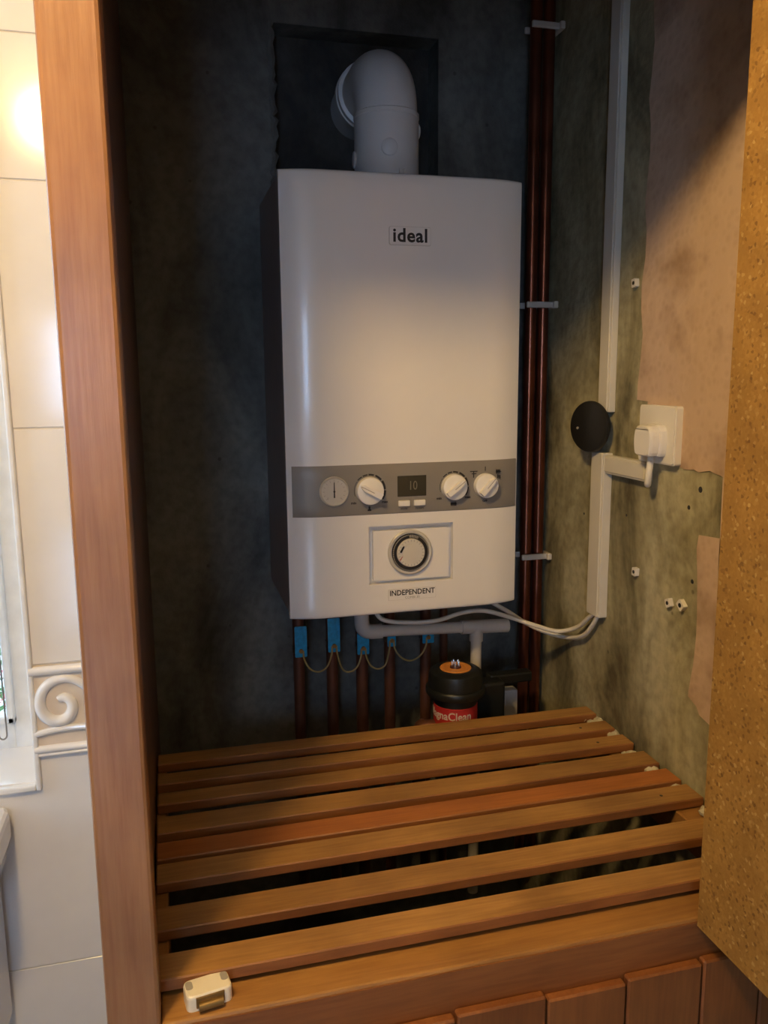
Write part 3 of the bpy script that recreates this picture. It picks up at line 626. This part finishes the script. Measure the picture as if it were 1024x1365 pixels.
def slab(poly, o, u, v, wdir, th, bev, scale=.9):
    g = G(); o, u, v, wdir = map(Vector, (o, u, v, wdir)); R_ = []
    for h, s in ((0, 1), (th-bev, 1), (th-bev*.3, 1-(1-scale)*.35), (th, scale)):
        R_.append([o+u*p[0]*s+v*p[1]*s+wdir*h for p in poly])
    g.rings(R_, smooth=False); return g
slab(rounded(pp, .006), (XW-.0140, -.484, .295), (0, -1, 0), ZA, (-1, 0, 0), .012, .004).build('base', 'socket', pg)
slab(rounded([(p[0]*.92, p[1]*.95) for p in pp], .006), (XW-.0258, -.484, .295), (0, -1, 0), ZA, (-1, 0, 0), .015, .005).build('cap', 'socket', pg)
lead = smooth_path([(XW-.024, -.483, .273), (XW-.025, -.484, .258), (XW-.027, -.485, .243), (XW-.025, -.480, .231), (XW-.019, -.472, .228), (XW-.012, -.462, .234), (XW-.008, -.4555, .243)], 7)
o = G().tube(lead, .0050, 12).build('mains_lead', 'cable', None); tag(o, 'short white lead curling from the plug into the trunking', 'cable')
# two white cables drooping from the trunking to the boiler
o = G().tube(smooth_path([(XW-.011, -.315, -.018), (XW-.013, -.300, -.030), (XW-.016, -.262, -.060), (.300, -.235, -.074), (.262, -.222, -.064), (.21, -.212, -.045), (.165, -.205, -.032), (.125, -.200, -.034), (.08, -.200, -.044), (.03, -.200, -.044), (-.025, -.195, -.034), (-.04, -.19, .002)], 7), .0040, 12).build('white_cable', 'cable', None)
tag(o, 'long white cable sagging along the whole boiler underside', 'cable', 'white cables')
o = G().tube(smooth_path([(XW-.009, -.322, -.018), (XW-.011, -.312, -.038), (XW-.012, -.280, -.070), (XW-.016, -.235, -.088), (.300, -.205, -.088), (.26, -.19, -.070), (.225, -.185, -.046), (.185, -.185, -.020), (.165, -.185, .003)], 7), .0040, 12).build('white_cable', 'cable', None)
tag(o, 'short white cable drooping lowest beside the tall pipes', 'cable', 'white cables')
# old cable clips and screw holes
for (y, z, s, rr), l in zip(((-.389, .531, 1.0, 8), (-.424, .080, 1.0, -5), (-.518, .054, 1.0, 25), (-.549, .059, 1.15, 50)),
        ('small white wall plug left beside the wallpaper above the socket', 'small white wall plug by itself below the socket', 'white wall plug of a pair, the one with the flat end', 'tilted square white wall plug of the pair low on the wall')):
    c = thing('wall_plug', l, 'wall plug', (XW-.004, y, z-.007), 'old wall plugs on the render')
    a = R(rr); u = Vector((0, -math.cos(a), math.sin(a))); v = Vector((0, math.sin(a), math.cos(a)))
    G().prism(rrect(.011*s, .013*s, .002), (XW-.0002, y, z), u, v, (-.007, 0, 0)).build('body', 'socket', c)
    G().prism(circ(.0030*s, 14), (XW-.0070, y, z), u, v, (-.0006, 0, 0)).build('hole', 'black', c)
wr = bpy.data.objects['wall_right']
for y, z, r in ((-.572, .232, .004), (-.548, .203, .003), (-.325, .195, .004), (-.565, .098, .003), (-.385, .165, .002), (-.245, .145, .002)):
    G().lathe((XW+.0005, y, z), (-1, 0, 0), [(r*1.3, 0), (r, .001), (0, .0012)], 10).build('screw_hole', 'dark', wr)
# torn wallpaper
def paper(label, poly):
    o = G().prism(poly, (XW-.0002, 0, 0), YA, ZA, (-.0014, 0, 0)).build('wallpaper', 'paper', None); tag(o, label, 'wallpaper', 'torn wallpaper'); return o
pl_ = [(-.413, 1.29)]
for k in range(24): z = 1.25-k*.038; pl_.append((-.408+.004*math.sin(k*1.7)+random.uniform(-.0015, .0015), z))
pl_ += [(-.404, .352), (-.434, .350), (-.434, .263)]
for k in range(9): pl_.append((-.52-k*.012, .258+random.uniform(-.003, .003)))
pl_ += [(-.62, .255), (-.625, -.02), (-.70, -.03), (-.70, 1.29)]
paper('large sheet of pinkish patterned wallpaper behind the socket', pl_)
pl_ = [(-.576, .168), (-.6245, .172), (-.6245, -.095), (-.600, -.090), (-.592, -.080)]
for k in range(10): pl_.append((-.5715-.010*math.sin(k*.35)+random.uniform(-.002, .002), -.072+k*.0245))
paper('narrow torn strip of pink wallpaper low beside the chipboard door', pl_)

# ================================================================== catch on the rail
ct = thing('magnetic_catch', 'cream plastic magnetic cupboard catch screwed to the rail', 'catch', (-.367, -.812, -.2225))
poly = rrect(.0455, .026, .006); a = R(9); cu_, cv_ = Vector((math.cos(a), math.sin(a), 0)), Vector((-math.sin(a), math.cos(a), 0))
cc = Vector((-.3665, -.8025, -.2222))
g = G(); g.rings([[cc+cu_*p[0]*s+cv_*p[1]*s+Vector((0, 0, h)) for p in poly] for h, s in ((0, 1), (.0135, 1), (.0155, .97), (.0165, .90))], smooth=False); g.build('body', 'catch', ct)
for sx_ in (-.0175, .0175):
    c = cc+cu_*sx_+cv_*.004
    G().prism(rrect(.007, .012, .003), c+Vector((0, 0, .0160)), cu_, cv_, (0, 0, .0008)).build('screw_slot', 'midgrey', ct)
G().prism(rrect(.028, .007, .001), cc+cv_*-.0115+Vector((0, 0, .004)), cu_, cv_, (0, 0, .0105)).build('steel_jaw', 'brass', ct)
G().tube([cc+cu_*-.012+cv_*-.0165+Vector((0, 0, .0065)), cc+cu_*.012+cv_*-.0165+Vector((0, 0, .0065))], .0042, 14).build('roller', 'brass', ct)

# ================================================================== bathroom things at the window
# blind chains
for i, (x, zb) in enumerate(((-.724, -.292), (-.708, -.286))):
    pts = [(x-.007, .055, wz1-.001)]+[(x-.007, .055, .5), (x-.007, .055, .1), (x-.007, .055, zb+.02)]+[(x-.007*math.cos(R(q)), .055, zb+.008-.009*math.sin(R(q))) for q in range(0, 181, 20)]+[(x+.007, .055, zb+.02), (x+.005, .055, .1), (x+.003, .055, .5), (x+.003, .055, wz1-.001)]
    o = G().tube(pts, .0016, 8).build('blind_chain', 'chain', None); tag(o, ['looped metal blind chain hanging in the window recess, nearer the window middle', 'looped metal blind chain hanging beside the window frame edge'][i], 'chain', 'blind chains')
# cistern
ci = thing('toilet_cistern', 'glossy white ceramic cistern under the window sill', 'cistern', (-.93, -.10, -.80))
G().prism(rounded([(-1.14, -.185), (-.720, -.185), (-.718, -.0085), (-1.142, -.0085)], .02), (0, 0, -.80), XA, YA, (0, 0, .325)).build('tank', 'ceramic', ci)
lp_ = rounded([(-1.168, -.205), (-.694, -.205), (-.692, -.0085), (-1.170, -.0085)], .022)
g = G(); cx = Vector((-.93, -.10)); RR = []
for z, s in ((-.4805, .955), (-.470, .965), (-.440, 1.0), (-.403, 1.0), (-.393, .992), (-.389, .97), (-.388, .90)):
    RR.append([(cx.x+(p[0]-cx.x)*s, min(cx.y+(p[1]-cx.y)*s, -.0085), z) for p in lp_])
g.rings(RR, smooth=False); g.build('lid', 'ceramic', ci)
G().lathe((-.93, -.10, -.388), ZA, [(.022, 0), (.022, .004), (.018, .006), (0, .006)], 24).build('flush_button', 'steel', ci)
# ceiling lamp
la = thing('ceiling_lamp', 'warm round globe lamp hanging from the bathroom ceiling', 'lamp', (-.685, -1.30, 1.105))
G().lathe((-.685, -1.30, CE-.0005), (0, 0, -1), [(.055, 0), (.055, .012), (.02, .02), (.016, .055), (.03, .058), (.03, .065), (0, .065)], 32).build('rose', 'trimw', la)
t = bmesh.new(); bmesh.ops.create_uvsphere(t, u_segments=32, v_segments=16, radius=.068)
for v in t.verts: v.co += Vector((-.685, -1.30, 1.172))
for f in t.faces: f.smooth = True
g = G(); g._merge(t); g.build('globe', 'bulb', la)

# ================================================================== garden outside
gr = struct(G().box(-14, 8, .26, 26, FL-.25, FL-.2).build('ground_outside', 'paving'))
sb = thing('flowering_shrub', 'red flowering shrub growing outside the bathroom window', 'shrub', (-1.25, 2.2, FL-.2))
g = G()
for k in range(9):
    a = random.uniform(0, 6.28); x, y = -1.2+.25*math.cos(a), 2.2+.2*math.sin(a)
    g.tube(smooth_path([(-1.2, 2.2, FL-.2), ((-1.2+x)/2, (2.2+y)/2, -.9), (x, y, -.62+random.uniform(-.1, .1))], 4), .008, 6)
g.build('stems', 'stem', sb)
def scatter(n, s0, s1, rad):
    g = G(); b = g.bm
    for k in range(n):
        d = Vector((random.gauss(0, 1), random.gauss(0, 1), random.gauss(0, 1))).normalized()*rad*random.uniform(.4, 1)**.5
        c = Vector((-1.2+d.x*.42, 2.2+d.y*.36, -.72+d.z*.40)); n_ = Vector((random.gauss(0, 1), random.gauss(0, 1), random.gauss(.5, 1))).normalized(); u = n_.orthogonal().normalized(); v = n_.cross(u); s = random.uniform(s0, s1)
        vs_ = [b.verts.new(c+u*s*p+v*s*q+n_*s*h) for p, q, h in ((-1, 0, 0), (0, .45, .15), (1, 0, 0), (0, -.45, .15))]
        b.faces.new(vs_)
    return g
o = scatter(700, .02, .04, 1.0).build('foliage', 'leaf', sb); o['kind'] = 'stuff'
o = scatter(420, .02, .035, 1.08).build('blossom', 'petal', sb); o['kind'] = 'stuff'
